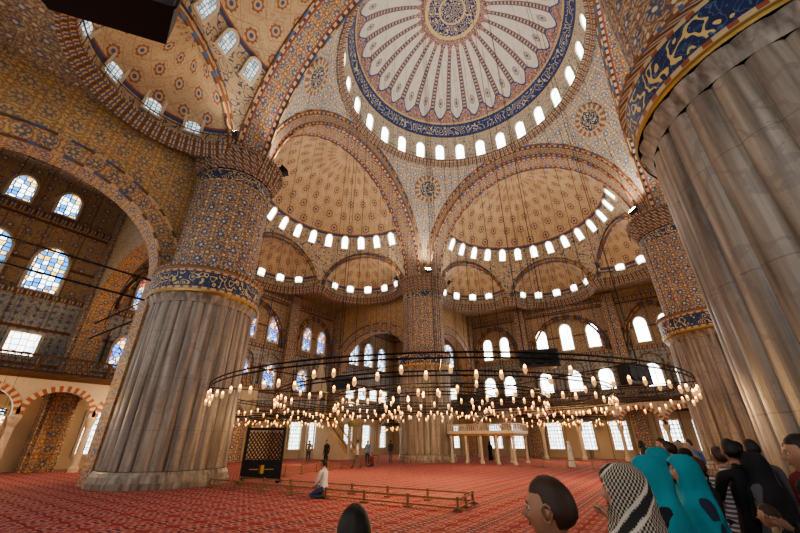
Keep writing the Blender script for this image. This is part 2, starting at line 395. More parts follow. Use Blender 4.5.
for c in EX:
    cc=10*cos(HA); wv=10*sin(HA); dpt=4.0
    ox,oy=cc*cos(c),CY+cc*sin(c); nx,ny=cos(c),sin(c); tx,ty=sin(c),-cos(c)
    def fn(u,v,ox=ox,oy=oy,nx=nx,ny=ny,tx=tx,ty=ty):
        ps=pi*u; e=pi/2*v
        a=wv*cos(ps)*cos(e); b=dpt*sin(ps)*cos(e)
        return (ox+tx*a+nx*b,oy+ty*a+ny*b,ZS+EH*sin(e),ps*2.9,e*3.2)
    mb.grid(fn,32,12,0)
    for i in range(33):
        ps=pi*i/32; a=wv*cos(ps); b=dpt*sin(ps); foot.append((ox+tx*a+nx*b,oy+ty*a+ny*b))
    for off,rr in ((0,.16),(.4,.08)):
        path=[]
        for i in range(41):
            q=pi*i/40; ph=c-(HA+off*.06)*cos(q); z=ZS+(EH+off)*sin(q); p=surf(ph,z); path.append((p[0]*.985,CY+(p[1]-CY)*.985,z))
        mb.tube(path,rr,6,1)
foot.append((-10,CY))
ex=mb.build('exedra_vaults',[m_exed,m_corn],True); copies(ex,['exedra_vaults.001','exedra_vaults.002','exedra_vaults.003'],[pi/2,pi,-pi/2])
mb=MB(); XB=12.3
pts=[(XB,CY-1.2),(XB,W),(-XB,W),(-XB,CY-1.2)]+[(-10,CY-1.2)]+foot[::-1]+[(10,CY-1.2)]
mb.poly(pts,ZS,0)
c0=19.6; R5=5.3
ang=[pi*2*i/64 for i in range(65)]
for i in range(64):
    a,b=ang[i],ang[i+1]
    def sqp(t):
        m=6.3/max(abs(cos(t)),abs(sin(t))); return (c0+m*cos(t),c0+m*sin(t))
    p,q=sqp(a),sqp(b); r_=(c0+R5*cos(b),c0+R5*sin(b)); s_=(c0+R5*cos(a),c0+R5*sin(a))
    mb.quad([(p[0],p[1],19.8),(q[0],q[1],19.8),(r_[0],r_[1],19.8),(s_[0],s_[1],19.8)],0,[p,q,r_,s_])
mb.rev([(R5*cos(pi/2*i/14)+.001,19.8+4*sin(pi/2*i/14)) for i in range(15)],48,(c0,c0),1)
o=mb.build('ceiling',[m_soff,m_exed]); copies(o,['ceiling.001','ceiling.002','ceiling.003'],[pi/2,pi,-pi/2])
inw=[]
for i,p in enumerate(foot):
    a=foot[max(i-1,0)]; b=foot[min(i+1,len(foot)-1)]; dx,dy=b[0]-a[0],b[1]-a[1]; l=math.hypot(dx,dy) or 1
    inw.append((-dy/l,dx/l))
for i in (0,len(foot)-1): inw[i]=(-1 if i==0 else 1,0)
mb=MB(); mb.sweep(foot,[(0,16.8),(.1,16.85),(.15,17.05),(.3,17.15),(.32,17.3),(.48,17.4),(.48,17.58),(.4,17.6),(0,17.6)],inw,0)
mb.sweep(foot,[(0,16.8),(0,17.6)],inw,0)
railp=[(p[0]+n[0]*.42,p[1]+n[1]*.42,18.2) for p,n in zip(foot,inw)]
mb.tube(railp,.04,4,1)
for i in range(0,len(railp),2): mb.tube([(railp[i][0],railp[i][1],17.6),railp[i]],.02,4,1)
o=mb.build('muqarnas_cornice',[m_corn,m_wood]); copies(o,['muqarnas_cornice.001','muqarnas_cornice.002','muqarnas_cornice.003'],[pi/2,pi,-pi/2])
mb=MB()
ops=[(6.4,5.2,9.3,4.3)]
mb.arch_wall((-XB,CY),(0,1),(1,0),W-CY,0,ZS,ops,1.1,0,1,19.8,ring=(.9,1,1))
mb.arch_wall((XB,CY),(0,1),(-1,0),W-CY,0,ZS,ops,1.1,0,1,19.8,ring=(.9,1,1))
for sx in (-1,1):
    for dr in (0,.95): mb.tube([(sx*(XB-.08),CY+6.4-(5.2+dr)*cos(pi*i/40),9.3+(4.3+dr)*sin(pi*i/40)**.92) for i in range(41)],.07,5,4)
    for zz in (9.3,8.2): mb.tube([(sx*(XB+.5),CY+.5,zz),(sx*(XB+.5),W,zz)],.05,5,3)
o=mb.build('side_arch',[m_sarch,m_sring,m_tile,m_iron,m_corn]); copies(o,['side_arch.001','side_arch.002','side_arch.003'],[pi/2,pi,-pi/2])
mb=MB()
def fn(u,v):
    a=pi*u; return (10*cos(a),Q+v*(CY-Q),ZS+11.4*sin(a),a*10.7,v*2.0)
mb.grid(fn,72,1,0)
def fn(u,v):
    a=pi*u; return ((10+.8*v)*cos(a),Q,ZS+(11.4+1.6*v)*sin(a),a*10.7,v*1.35)
mb.grid(fn,72,1,1)
for k_,(w_,h_) in enumerate(((10,11.4),(10.8,13.0))):
    mb.tube([(w_*cos(pi*i/60),Q-.05,ZS+h_*sin(pi*i/60)) for i in range(61)],.10,6,2)
mb.tube([(10*cos(pi*i/60),CY,ZS+11.4*sin(pi*i/60)) for i in range(61)],.12,6,2)
o=mb.build('great_arch',[m_arch,m_archf,m_corn],True); copies(o,['great_arch.001','great_arch.002','great_arch.003'],[pi/2,pi,-pi/2])
def sdw():
    mb=MB(); n=14
    for i in range(n):
        ph=pi*(i+.5)/n; z=22.5; p=surf(ph,z); ts=math.asin((23.2-ZS)/11.4)
        ir=Vector((-cos(ph),-sin(ph),0)); l=sqrt((10*sin(ts))**2+(11.4*cos(ts))**2)
        w=ir*(10*sin(ts)/l)+Vector((0,0,11.4*cos(ts)/l)); n_=ir*(11.4*cos(ts)/l)-Vector((0,0,10*sin(ts)/l))
        mb.window(Vector(p)+n_*.02,(sin(ph),-cos(ph),0),w,n_,.72,1.4,.16,.16)
    for c in EX:
        cc=10*cos(HA); wv=10*sin(HA); dpt=4.0
        ox,oy=cc*cos(c),CY+cc*sin(c); nx,ny=cos(c),sin(c); tx,ty=sin(c),-cos(c)
        for i in range(5):
            ps=pi*(i+1)/6; e=.16
            a=wv*cos(ps)*cos(e); b=dpt*sin(ps)*cos(e); p=(ox+tx*a+nx*b,oy+ty*a+ny*b,ZS+.75)
            gx=-(tx*cos(ps)/wv+nx*sin(ps)/dpt); gy=-(ty*cos(ps)/wv+ny*sin(ps)/dpt); l=math.hypot(gx,gy); gx/=l; gy/=l
            mb.window((p[0]+gx*.05,p[1]+gy*.05,p[2]),(-gy,gx,0),(gx*.22,gy*.22,1),(gx,gy,-.22),.8,1.5,.14,.14)
    return mb
o=sdw().build('window_5',WM[:2]); copies(o,['window_6','window_7'],[pi/2,-pi/2])
sdw().build('window_8',[m_plaster,g_dim],rotz=pi)
mb=MB()
for kq in range(4):
    def fn(u,v,kq=kq):
        th=pi/2*u; r1=Q/max(cos(th),sin(th)); rho=Q+(r1-Q)*v
        z=ZS+1.2037*sqrt(max(0,2*Q*Q-rho*rho)); a=th+kq*pi/2
        return (rho*cos(a),rho*sin(a),z,a*11,z)
    mb.grid(fn,60,20,0)
mb.build('pendentives',[m_pend],True)
k=Ctx('roundel_paint',.5); rr=(k.x*k.x+k.y*k.y).sq(); nz=k.noise(1.8,1,'Object'); s=((nz*7.0).fr()-.5).ab().lt(.15)
col=k.mix(s,(.02,.05,.13),(.62,.50,.24)); t8=(k.y.at2(k.x)*(16/(2*pi))).fr()-.5
col=k.mix(rr.gt(1.0),col,k.mix(t8.ab().lt(.25),(.24,.10,.06),(.45,.38,.28))); col=k.mix((rr-1.0).ab().lt(.05),col,(.5,.4,.2)); m_round=k.out(col)
for i in range(4):
    a=pi/4+i*pi/2; rho=12.4; z=ZS+1.2037*sqrt(2*Q*Q-rho*rho)
    nrm=-Vector((rho*cos(a),rho*sin(a),(z-ZS)/1.449)).normalized()
    mb=MB(); mb.rev([(.001,.1),(.4,.1),(1.0,.09),(1.3,.07),(1.38,.1),(1.48,.06),(1.5,-.1)],40,(0,0),0)
    ob=mb.build('calligraphy_roundel' if i==0 else 'calligraphy_roundel.%03d'%i,[m_round],True)
    ob.rotation_euler=nrm.to_track_quat('Z','Y').to_euler(); ob.location=Vector((rho*cos(a),rho*sin(a),z))+nrm*.12
mb=MB(); prof=[(10.8*cos(pi/2*i/40)+.001,10.5*sin(pi/2*i/40)) for i in range(41)]
mb.rev(prof,112,(0,0),0); mb.build('central_dome',[m_dome],True,loc=(0,0,31))
mb=MB(); n=28
for i in range(n):
    a=2*pi*(i+.0)/n; z=.35
    ir=Vector((-cos(a),-sin(a),0)); tl=.12; w=(ir*tl+Vector((0,0,1))).normalized(); n_=(ir-Vector((0,0,tl))).normalized()
    mb.window(Vector((10.8*cos(a),10.8*sin(a),31.0+z))-ir*(-.05),(sin(a),-cos(a),0),w,n_,.95,2.0,.16,.18)
mb.build('window_9',WM[:2])
mb=MB(); path=[(Q*cos(2*pi*i/96),Q*sin(2*pi*i/96)) for i in range(97)]; iw=[(-cos(2*pi*i/96),-sin(2*pi*i/96)) for i in range(97)]
mb.sweep(path,[(0,30.3),(.2,30.4),(.25,30.65),(.5,30.8),(.5,31.0),(0,31.02)],iw,0)
mb.tube([(10.4*cos(a),10.4*sin(a),31.5) for a in [2*pi*i/96 for i in range(96)]],.03,4,1,True)
mb.build('drum_cornice',[m_corn,m_wood])
# ---- pillars
def pillar():
    mb=MB(); NF=28; n=NF*10
    def fl(a,z):
        return .10*(abs(sin(NF*a/2))**.6)-.10 if .6<z<7.75 else 0
    base=[(2.76,0),(2.76,.2),(2.68,.25),(2.66,.42),(2.58,.55),(2.56,.6)]
    mb.rev(base,96,(0,0),0)
    shaft=[(2.55,.62),(2.54,.9),(2.53,3),(2.51,5),(2.49,7),(2.48,7.5),(2.47,7.74)]
    mb.rev(shaft,n,(0,0),0,fr=fl)
    def fl2(a,z): return .08*abs(sin(NF*a/2))*(z-7.75)/.5
    mb.rev([(2.46,7.75),(2.5,7.9),(2.56,8.05),(2.60,8.15)],n,(0,0),0,fr=fl2)
    mb.rev([(2.69,8.15),(2.72,8.2),(2.72,8.28),(2.68,8.3)],96,(0,0),4)
    mb.rev([(2.67,8.3),(2.68,8.35),(2.68,9.35),(2.66,9.4)],96,(0,0),1,us=1.0,vs=1.0)
    mb.rev([(2.66,9.4),(2.78,9.48),(2.78,9.62),(2.4,9.75),(2.15,9.8)],96,(0,0),2)
    def fl3(a,z): return .05*(abs(sin(12*a))**.5)-.05
    mb.rev([(2.15,9.8),(2.15,13),(2.15,15.3)],24*8,(0,0),3,fr=fl3)
    mb.rev([(2.17,15.3),(2.2,15.35),(2.2,16.1),(2.17,16.15)],96,(0,0),1,us=1.0,vs=1.0)
    def fl4(a,z): return .12*abs(sin(12*a+int(z*3)*pi/2))
    pr=[]
    for i in range(5):
        z=16.2+i*.26; pr+=[(2.14+i*.09,z),(2.18+i*.09,z+.24)]
    mb.rev(pr,24*8,(0,0),2,fr=fl4); mb.rev([(2.65,17.5),(2.75,17.55),(2.75,17.75),(2.6,17.8),(.01,17.8)],64,(0,0),2)
    return mb
pm=pillar()
pl=None
for i,(x,y) in enumerate(((-P,-P),(-P,P),(P,P),(P,-P))):
    if pl is None: pl=pm.build('fluted_pillar',[m_marble,m_band,m_corn,m_tile,m_brass],False,loc=(x,y,0))
    else:
        o=bpy.data.objects.new('fluted_pillar.%03d'%i,pl.data); bpy.context.collection.objects.link(o); o.location=(x,y,0)
k=Ctx('floodlight_lens',.2); k.out((1,1,1)); k.emit((1,.95,.85),120); m_lens=k.m
fl_i=0
def flood(x,y,z,dirv,beam,energy,size=.5,ang=150,col=(1,.93,.82)):
    global fl_i
    e=empty('floodlight' if fl_i==0 else 'floodlight.%03d'%fl_i,(x,y,z)); fl_i+=1
    dr=Vector(dirv).normalized(); q=dr.to_track_quat('Z','Y'); s=size/2
    mb=MB(); mb.box((0,0,.0),(size,size,.24),0,0); mb.box((0,0,.16),(size*1.1,size*1.1,.10),0,0,1.15); mb.quad([(-s,-s,.22),(s,-s,.22),(s,s,.22),(-s,s,.22)],1)
    h=mb.build('housing',[m_black,m_lens],parent=e); h.location=(0,0,.4); h.rotation_euler=q.to_euler()
    mb=MB(); mb.tube([(-.2,.2,0),(-.2,.2,.4)],.03,4,0); mb.tube([(.2,-.2,0),(.2,-.2,.4)],.03,4,0); mb.build('bracket',[m_black],parent=e)
    l=bpy.data.lights.new('flood','SPOT'); l.energy=energy; l.color=col; l.spot_size=math.radians(ang); l.spot_blend=.8; l.shadow_soft_size=.15
    lo=bpy.data.objects.new('flood_beam',l); bpy.context.collection.objects.link(lo); lo.parent=e; lo.location=Vector((0,0,.4))+dr*.45
    lo.rotation_euler=Vector(beam).to_track_quat('-Z','Y').to_euler()
for sx,sy in ((-1,-1),(-1,1),(1,1),(1,-1)): flood(sx*9.6,sy*9.6,17.8,(-sx*.45,-sy*.45,.62),(-sx*.2,-sy*.2,1),1700,col=(1,.90,.74))
for a in range(4):  # extra floodlights, added only to brighten the semi-domes
    for sx in (-1,1):
        x,y=sx*9.1,13.4; ca,sa=cos(a*pi/2),sin(a*pi/2)
        dx,dy=-sx*.5,.6
        flood(x*ca-y*sa,x*sa+y*ca,17.6,(dx*ca-dy*sa,dx*sa+dy*ca,1.2),(dx*ca-dy*sa,dx*sa+dy*ca,.9),380,.3,140,(1,.80,.55))
def gallery(name,L,n,loc,rotz):
    mb=MB(); sp=L/n; ops=[(sp*(i+.5),sp/2-.22,3.05,1.35) for i in range(n)]
    mb.arch_wall((0,0),(1,0),(0,-1),L,2.9,5.0,ops,.35,0,0,ring=(.3,1,0))
    mb.box((L/2,1.75,5.15),(L,3.6,.3),0,2)
    mb.box((L/2,-.08,5.25),(L,.25,.22),0,2)
    for i in range(n+1):
        x=sp*i
        mb.rev([(.26,0),(.26,.2),(.19,.3),(.17,.4),(.155,2.4),(.2,2.5),(.3,2.9),(.3,3.0)],16,(x,.17),3)
        mb.box((x,0,5.85),(.16,.16,1.0),0,2)
    mb.box((L/2,0,6.32),(L,.14,.1),0,2); mb.box((L/2,0,5.45),(L,.1,.08),0,2)
    m=int(L/.28)
    for i in range(m):
        x=L*(i+.5)/m
        mb.tube([(x-.14,0,5.45),(x+.14,0,6.3)],.02,4,2); mb.tube([(x+.14,0,5.45),(x-.14,0,6.3)],.02,4,2)
    return mb.build(name,[m_stone,m_redst,m_wood,m_stone],loc=loc,rotz=rotz)
gallery('arcaded_gallery',2*W-.1,14,(-W+.05,W-3.6,0),0)
gallery('arcaded_gallery.001',2*W-7.4,12,(W-3.6,W-3.7,0),-pi/2)
gallery('arcaded_gallery.002',17.6,5,(-W+3.6,-W+.05,0),pi/2)
# ---- chandeliers
k=Ctx('lamp_bulb',.3); k.out((1,.75,.4)); k.emit((1,.43,.09),11); m_bulb=k.m
k=Ctx('lamp_glass',.15); k.out((.72,.62,.42)); k.emit((1,.5,.16),.6); m_cup=k.m
def lamp(mb,x,y,z,d=.3):
    mb.tube([(x,y,z),(x,y,z-d)],.008,3,0)
    mb.rev([(.05,z-d),(.06,z-d-.04),(.04,z-d-.11),(.015,z-d-.14)],7,(x,y),2)
    mb.rev([(.001,z-d-.03),(.030,z-d-.01),(.037,z-d+.04),(.024,z-d+.08),(.001,z-d+.10)],8,(x,y),1)
def chandelier(name,c,rings,z,ztop,wires=12,spokes=12,gap=.8):
    mb=MB()
    for ri,R in enumerate(rings):
        for dz in (0,.14): mb.tube([(R*cos(2*pi*i/96),R*sin(2*pi*i/96),z+dz) for i in range(96)],.026,5,0,True)
        n=int(2*pi*R/gap)
        for i in range(n):
            a=2*pi*i/n; lamp(mb,R*cos(a),R*sin(a),z,random.choice((.25,.4,.5))); mb.tube([(R*cos(a),R*sin(a),z),(R*cos(a),R*sin(a),z+.14)],.012,3,0)
    for i in range(spokes):
        a=2*pi*i/spokes; mb.tube([(rings[-1]*cos(a),rings[-1]*sin(a),z+.08),(rings[0]*cos(a),rings[0]*sin(a),z+.08)],.018,4,0)
    for R in rings:
        for i in range(wires):
            a=2*pi*i/wires; mb.tube([(R*cos(a),R*sin(a),z+.1),(R*.96*cos(a),R*.96*sin(a),ztop)],.009,3,0)
    return mb.build(name,[m_iron,m_bulb,m_cup],loc=(c[0],c[1],0))
chandelier('ring_chandelier',(-2,-3),(10.9,8.2,5.4,2.8),3.6,32.5,12,12,.62)
chandelier('ring_chandelier.001',(-18,0),(4.2,2.8,1.4),3.3,20,6,6)
chandelier('ring_chandelier.002',(0,18),(4.2,2.6,1.2),3.5,24,6,6)
chandelier('ring_chandelier.003',(18,1),(3.8,2.2),3.5,20,6,6)
chandelier('ring_chandelier.004',(-18.8,-18.8),(2.6,1.4),2.9,20,6,4)
chandelier('ring_chandelier.005',(-18.5,17.5),(2.4,1.2),3.3,20,6,4)
for i,(x,y,en) in enumerate(((-2,-3,500),(-8,-3,500),(4,0,500),(-4,5,500),(-18,0,450),(0,18,450),(18,0,450),(-18.8,-18.8,600),(0,-9,450),(-18.5,17.5,350),(-20,-10.5,300),(14,17,350))):  # warm points at the chandeliers, plus fill added where no chandelier hangs
    l=bpy.data.lights.new('chandelier_and_fill_glow','POINT'); l.energy=en; l.color=(1,.60,.27); l.shadow_soft_size=.07
    lo=bpy.data.objects.new('chandelier_and_fill_glow.%03d'%i,l); bpy.context.collection.objects.link(lo); lo.location=(x,y,3.25)
# ---- loudspeakers
def speaker(name,loc,rz,w=1.1,h=.55,d=.45,top=12):
    e=empty(name,loc,rz); mb=MB()
    f=[(-w/2,-d/2),(w/2,-d/2),(w*.38,d/2),(-w*.38,d/2)]
    for i in range(4):
        a,b=f[i],f[(i+1)%4]; mb.quad([(a[0],a[1],-h/2),(b[0],b[1],-h/2),(b[0],b[1],h/2),(a[0],a[1],h/2)],0)
    mb.quad([(p[0],p[1],h/2) for p in f],0); mb.quad([(p[0],p[1],-h/2) for p in f],0)
    for k_ in (-1,0,1):
        mb.tube([(k_*w*.3,-d/2-.02,0),(k_*w*.3,-d/2+.03,0)],h*.3,14,1,cap=True)
        mb.tube([(k_*w*.3+h*.34*cos(t*pi/8),-d/2-.01,h*.34*sin(t*pi/8)) for t in range(16)],.015,4,0,True)
    for x in (-w/2,w/2): mb.tube([(x,-d/2,-h/2),(x,-d/2,h/2)],.03,4,0)
    mb.build('cabinet',[m_black,m_iron],parent=e)
    mb=MB()
    for x in (-w*.35,w*.35): mb.tube([(x,0,h/2),(x,0,top-loc[2])],.012,4,0)
    mb.build('cables',[m_iron],parent=e)
speaker('loudspeaker',(4.56,-7.5,4.25),math.radians(20),1.25,.6,.5,30)
speaker('loudspeaker.001',(7.0,-2.6,4.15),math.radians(60),1.3,.8,.6,30)
speaker('loudspeaker.002',(-4.5,-7.5,4.15),math.radians(30),1.1,.6,.45,30)
speaker('loudspeaker.003',(-3.2,3.55,3.9),math.radians(40),1.9,1.3,.8,31)
speaker('loudspeaker.004',(-13.6,-8.0,3.6),math.radians(50),.9,.6,.45,17)
def L(X_,Y_): return (7.8+.819*X_-.574*Y_, -20.5+.574*X_+.819*Y_)
x,y=L(-4.6,3.15)
speaker('loudspeaker.005',(x,y,8.05),math.radians(35+20),2.1,.6,.7,17.4)
# ---- minbar
def minbar():
    e=empty('minbar',(0,0,0)); mb=MB()
    y0,y1=8.4,9.6; n=16; xs,xe=-18.6,-23.4; zt=4.2
    for i in range(n):
        x=xs+(xe-xs)*i/n; z=zt*(i+1)/n; dx=(xe-xs)/n
        mb.box((x+dx/2,(y0+y1)/2,z/2),(abs(dx),y1-y0-.2,z),0,0)
    for y in (y0,y1):
        mb.quad([(xs,y,0),(xe,y,0),(xe,y,zt+.1),(xs,y,.35)],0); mb.quad([(xs,y,.9),(xe,y,zt+1.0),(xe,y,zt+.9),(xs,y,.8)],1)
        for i in range(25):
            t=i/24; mb.tube([(xs+(xe-xs)*t,y,.3+zt*t*.98),(xs+(xe-xs)*t,y,.85+(zt+.1)*t)],.03,4,1)
        mb.tube([(xs,y,.9),(xe,y,zt+1.0)],.06,5,1)
    for y in (y0,y1): mb.box((xs+.05,y,1.5),(.22,.22,3.0),0,0)
    mb.box((xs+.05,(y0+y1)/2,3.15),(.3,1.5,.4),0,1); mb.box((xs+.05,(y0+y1)/2,3.5),(.15,1.2,.4),0,1,.5)
    for x in (xe,xe-1.4):
        for y in (y0+.08,y1-.08): mb.tube([(x,y,0),(x,y,6.4)],.08,8,0)
    mb.box((xe-.7,(y0+y1)/2,zt),(1.5,1.3,.2),0,0)
    mb.box((xe-.7,(y0+y1)/2,6.5),(1.7,1.5,.25),0,1)
    mb.rev([(.85,6.6),(.82,7.3),(.76,7.4),(.40,9.0),(.02,10.8)],8,(xe-.7,(y0+y1)/2),3); mb.rev([(.01,11.5),(.08,11.3),(.02,11.1),(.1,10.95),(.02,10.8)],8,(xe-.7,(y0+y1)/2),1)
    mb.build('staircase_and_canopy',[m_stone,m_brass,m_corn,m_stone],parent=e)
minbar()
mb=MB(); mb.box((-W+.25,0,3.2),(.5,4.0,6.4),0,0)
mb.rev([(1.1,0.01),(1.1,3.4),(.9,4.0),(.5,4.5),(.01,4.9)],24,(-W+.55,0),1,-pi/2,pi/2)
for y in (-1.6,1.6): mb.tube([(-W+.6,y,0),(-W+.6,y,5.4)],.14,10,0)
mb.box((-W+.4,0,6.6),(.6,4.4,.4),0,2); mb.box((-W+.4,0,7.2),(.3,2.6,.9),0,2,.4); mb.build('mihrab',[m_stone,m_tile,m_corn])
def platform():
    e=empty('muezzin_platform',(-5.7,12.2,0)); mb=MB(); w,d,h=6.0,3.6,2.35
    mb.box((0,0,h),(w,d,.22),0,0); mb.box((0,0,h-.2),(w-.2,d-.2,.2),0,1)
    for i in range(5):
        x=-w/2+.25+i*(w-.5)/4
        for y in (-d/2+.25,d/2-.25):
            mb.rev([(.17,0),(.17,.12),(.11,.2),(.10,1.8),(.16,2.05),(.18,2.1)],12,(x,y),0)
    for y in (-d/2+.05,d/2-.05):
        mb.box((0,y,h+.62),(w,.08,.07),0,0)
        for i in range(31): mb.tube([(-w/2+i*w/30,y,h+.1),(-w/2+i*w/30,y,h+.6)],.03,4,0)
    for x in (-w/2+.05,w/2-.05):
        mb.box((x,0,h+.62),(.08,d,.07),0,0)
        for i in range(19): mb.tube([(x,-d/2+i*d/18,h+.1),(x,-d/2+i*d/18,h+.6)],.03,4,0)
    for i in range(4):
        xa=-w/2+.25+i*(w-.5)/4; xb=xa+(w-.5)/4
        mb.tube([( (xa+xb)/2+(xb-xa)/2*cos(pi*t/10),-d/2+.25,1.8+.33*sin(pi*t/10)) for t in range(11)],.06,5,1)
    mb.build('raised_deck',[m_stone,m_woodl],parent=e)
platform()
def low_rail(name,p,q,h=.30):
    mb=MB(); p=Vector(p);q=Vector(q); Ln=(q-p).length; n=max(2,int(Ln/1.5))
    for z in (h,.10):
        d=(q-p).normalized(); s_=Vector((-d.y,d.x,0))*.03
        A=p+Vector((0,0,z))-s_; B=q+Vector((0,0,z))-s_; up=Vector((0,0,.04))
        mb.quad([A,B,B+2*s_,A+2*s_],0); mb.quad([A-up,B-up,B,A],0); mb.quad([A-up+2*s_,B-up+2*s_,B+2*s_,A+2*s_],0); mb.quad([A-up,B-up,B-up+2*s_,A-up+2*s_],0)
    for i in range(n+1):
        c=p+(q-p)*i/n; mb.box((c.x,c.y,h/2+.02),(.06,.06,h+.03),math.atan2((q-p).y,(q-p).x),0); mb.box((c.x,c.y,.02),(.2,.2,.04),math.atan2((q-p).y,(q-p).x),0)
    mb.build(name,[m_woodl])
low_rail('low_wooden_rail',(-8.4,-11.0,0),(2.5,-10.2,0)); low_rail('low_wooden_rail.001',(-8.2,-9.8,0),(2.3,-8.8,0)); low_rail('low_wooden_rail.002',(2.5,-10.2,0),(2.3,-8.8,0))
low_rail('low_wooden_rail.003',(-9.5,-7.5,0),(-13,6,0),.5); low_rail('low_wooden_rail.004',(-2,8.8,0),(14,9.3,0),.5)
def screen():
    e=empty('lattice_screen',(-8.3,-8.7,0),math.radians(40)); mb=MB(); w,h=1.7,2.3
    for x in (-w/2,w/2): mb.box((x,0,h/2),(.12,.12,h),0,0); mb.rev([(.09,h),(.11,h+.08),(.02,h+.25)],8,(x,0),1)
    for z in (.2,.85,h-.08): mb.box((0,0,z),(w,.08,.12),0,0)
    mb.box((0,0,.52),(w,.04,.6),0,0)
    for i in range(-9,10):
        for s_ in (-1,1):
            pts=[]
            for t in range(0,15):
                z=.9+t*.1; x=i*.17+s_*(z-.9)*.8
                if abs(x)<w/2-.03 and z<h-.1: pts.append((x,0,z))
            if len(pts)>1: mb.tube(pts,.022,4,0)
    mb.tube([(.7*cos(pi-pi*i/12),0,h+.02+.35*sin(pi*i/12)) for i in range(13)],.05,5,1)
    mb.tube([(0,-.03,.35),(0,-.03,.7)],.12,4,1); mb.box((0,-.03,.52),(1.1,.03,.04),0,1)
    for x in (-w/2,w/2): mb.box((x,0,.04),(.16,.6,.08),0,0)
    mb.build('panel',[m_iron,m_brass],parent=e)
screen()
# ------------------------------------------------------------------ people
_mc={}
def cm(name,c,rough=.8,var=.12):
    if name not in _mc: _mc[name]=plain(name,c,rough,0,var)
    return _mc[name]
SK1=cm('skin_light',(.50,.29,.20),.5,.06); SK2=cm('skin_tan',(.36,.20,.13),.5,.06)
HB=cm('hair_black',(.012,.009,.007),.5); HN=cm('hair_brown',(.05,.026,.016),.5)
EYE=cm('eye_white',(.7,.7,.68),.3,0); LIP=cm('lips',(.35,.12,.10),.5,0)
k=Ctx('teal_cloth',.75); k.out(k.mix(k.noise(7,4,'Object'),(.006,.17,.23),(.03,.36,.43))); TEAL=k.m
NAV=cm('navy_cloth',(.02,.03,.07)); BLK=cm('black_cloth',(.012,.012,.014)); WHT=cm('white_cloth',(.62,.61,.58)); GRY=cm('grey_cloth',(.10,.10,.11)); BEI=cm('beige_cloth',(.42,.33,.22)); JEA=cm('denim_cloth',(.05,.08,.15)); DKR=cm('maroon_cloth',(.16,.025,.03)); OLV=cm('olive_cloth',(.10,.10,.05)); CLB=cm('blue_shirt_cloth',(.12,.22,.42)); SHO=cm('socks',(.05,.05,.05))
k=Ctx('checked_shawl',.85); u_=k.U*38.0+k.V*9.0; v_=k.V*34.0
a=(u_.fr()-.5).ab().lt(.25); b=(v_.fr()-.5).ab().lt(.25); st_=((k.V*3.2+k.U*2.0).fr()-.5).ab()
c_=k.mix((a*b)+((a+b).lt(.5)),(.48,.43,.34),(.035,.033,.035)); c_=k.mix(st_.lt(.07),c_,(.03,.03,.03)); c_=k.mix((st_-.12).ab().lt(.03),c_,(.6,.56,.48)); k.out(c_); SHAWL=k.m
k=Ctx('striped_cloth',.8); a=((k.z*22.0).fr()-.5).ab().lt(.25); k.out(k.mix(a,(.5,.48,.44),(.08,.09,.16))); STR=k.m
def sstep(a,b,x): t=max(0,min(1,(x-a)/(b-a))); return t*t*(3-2*t)
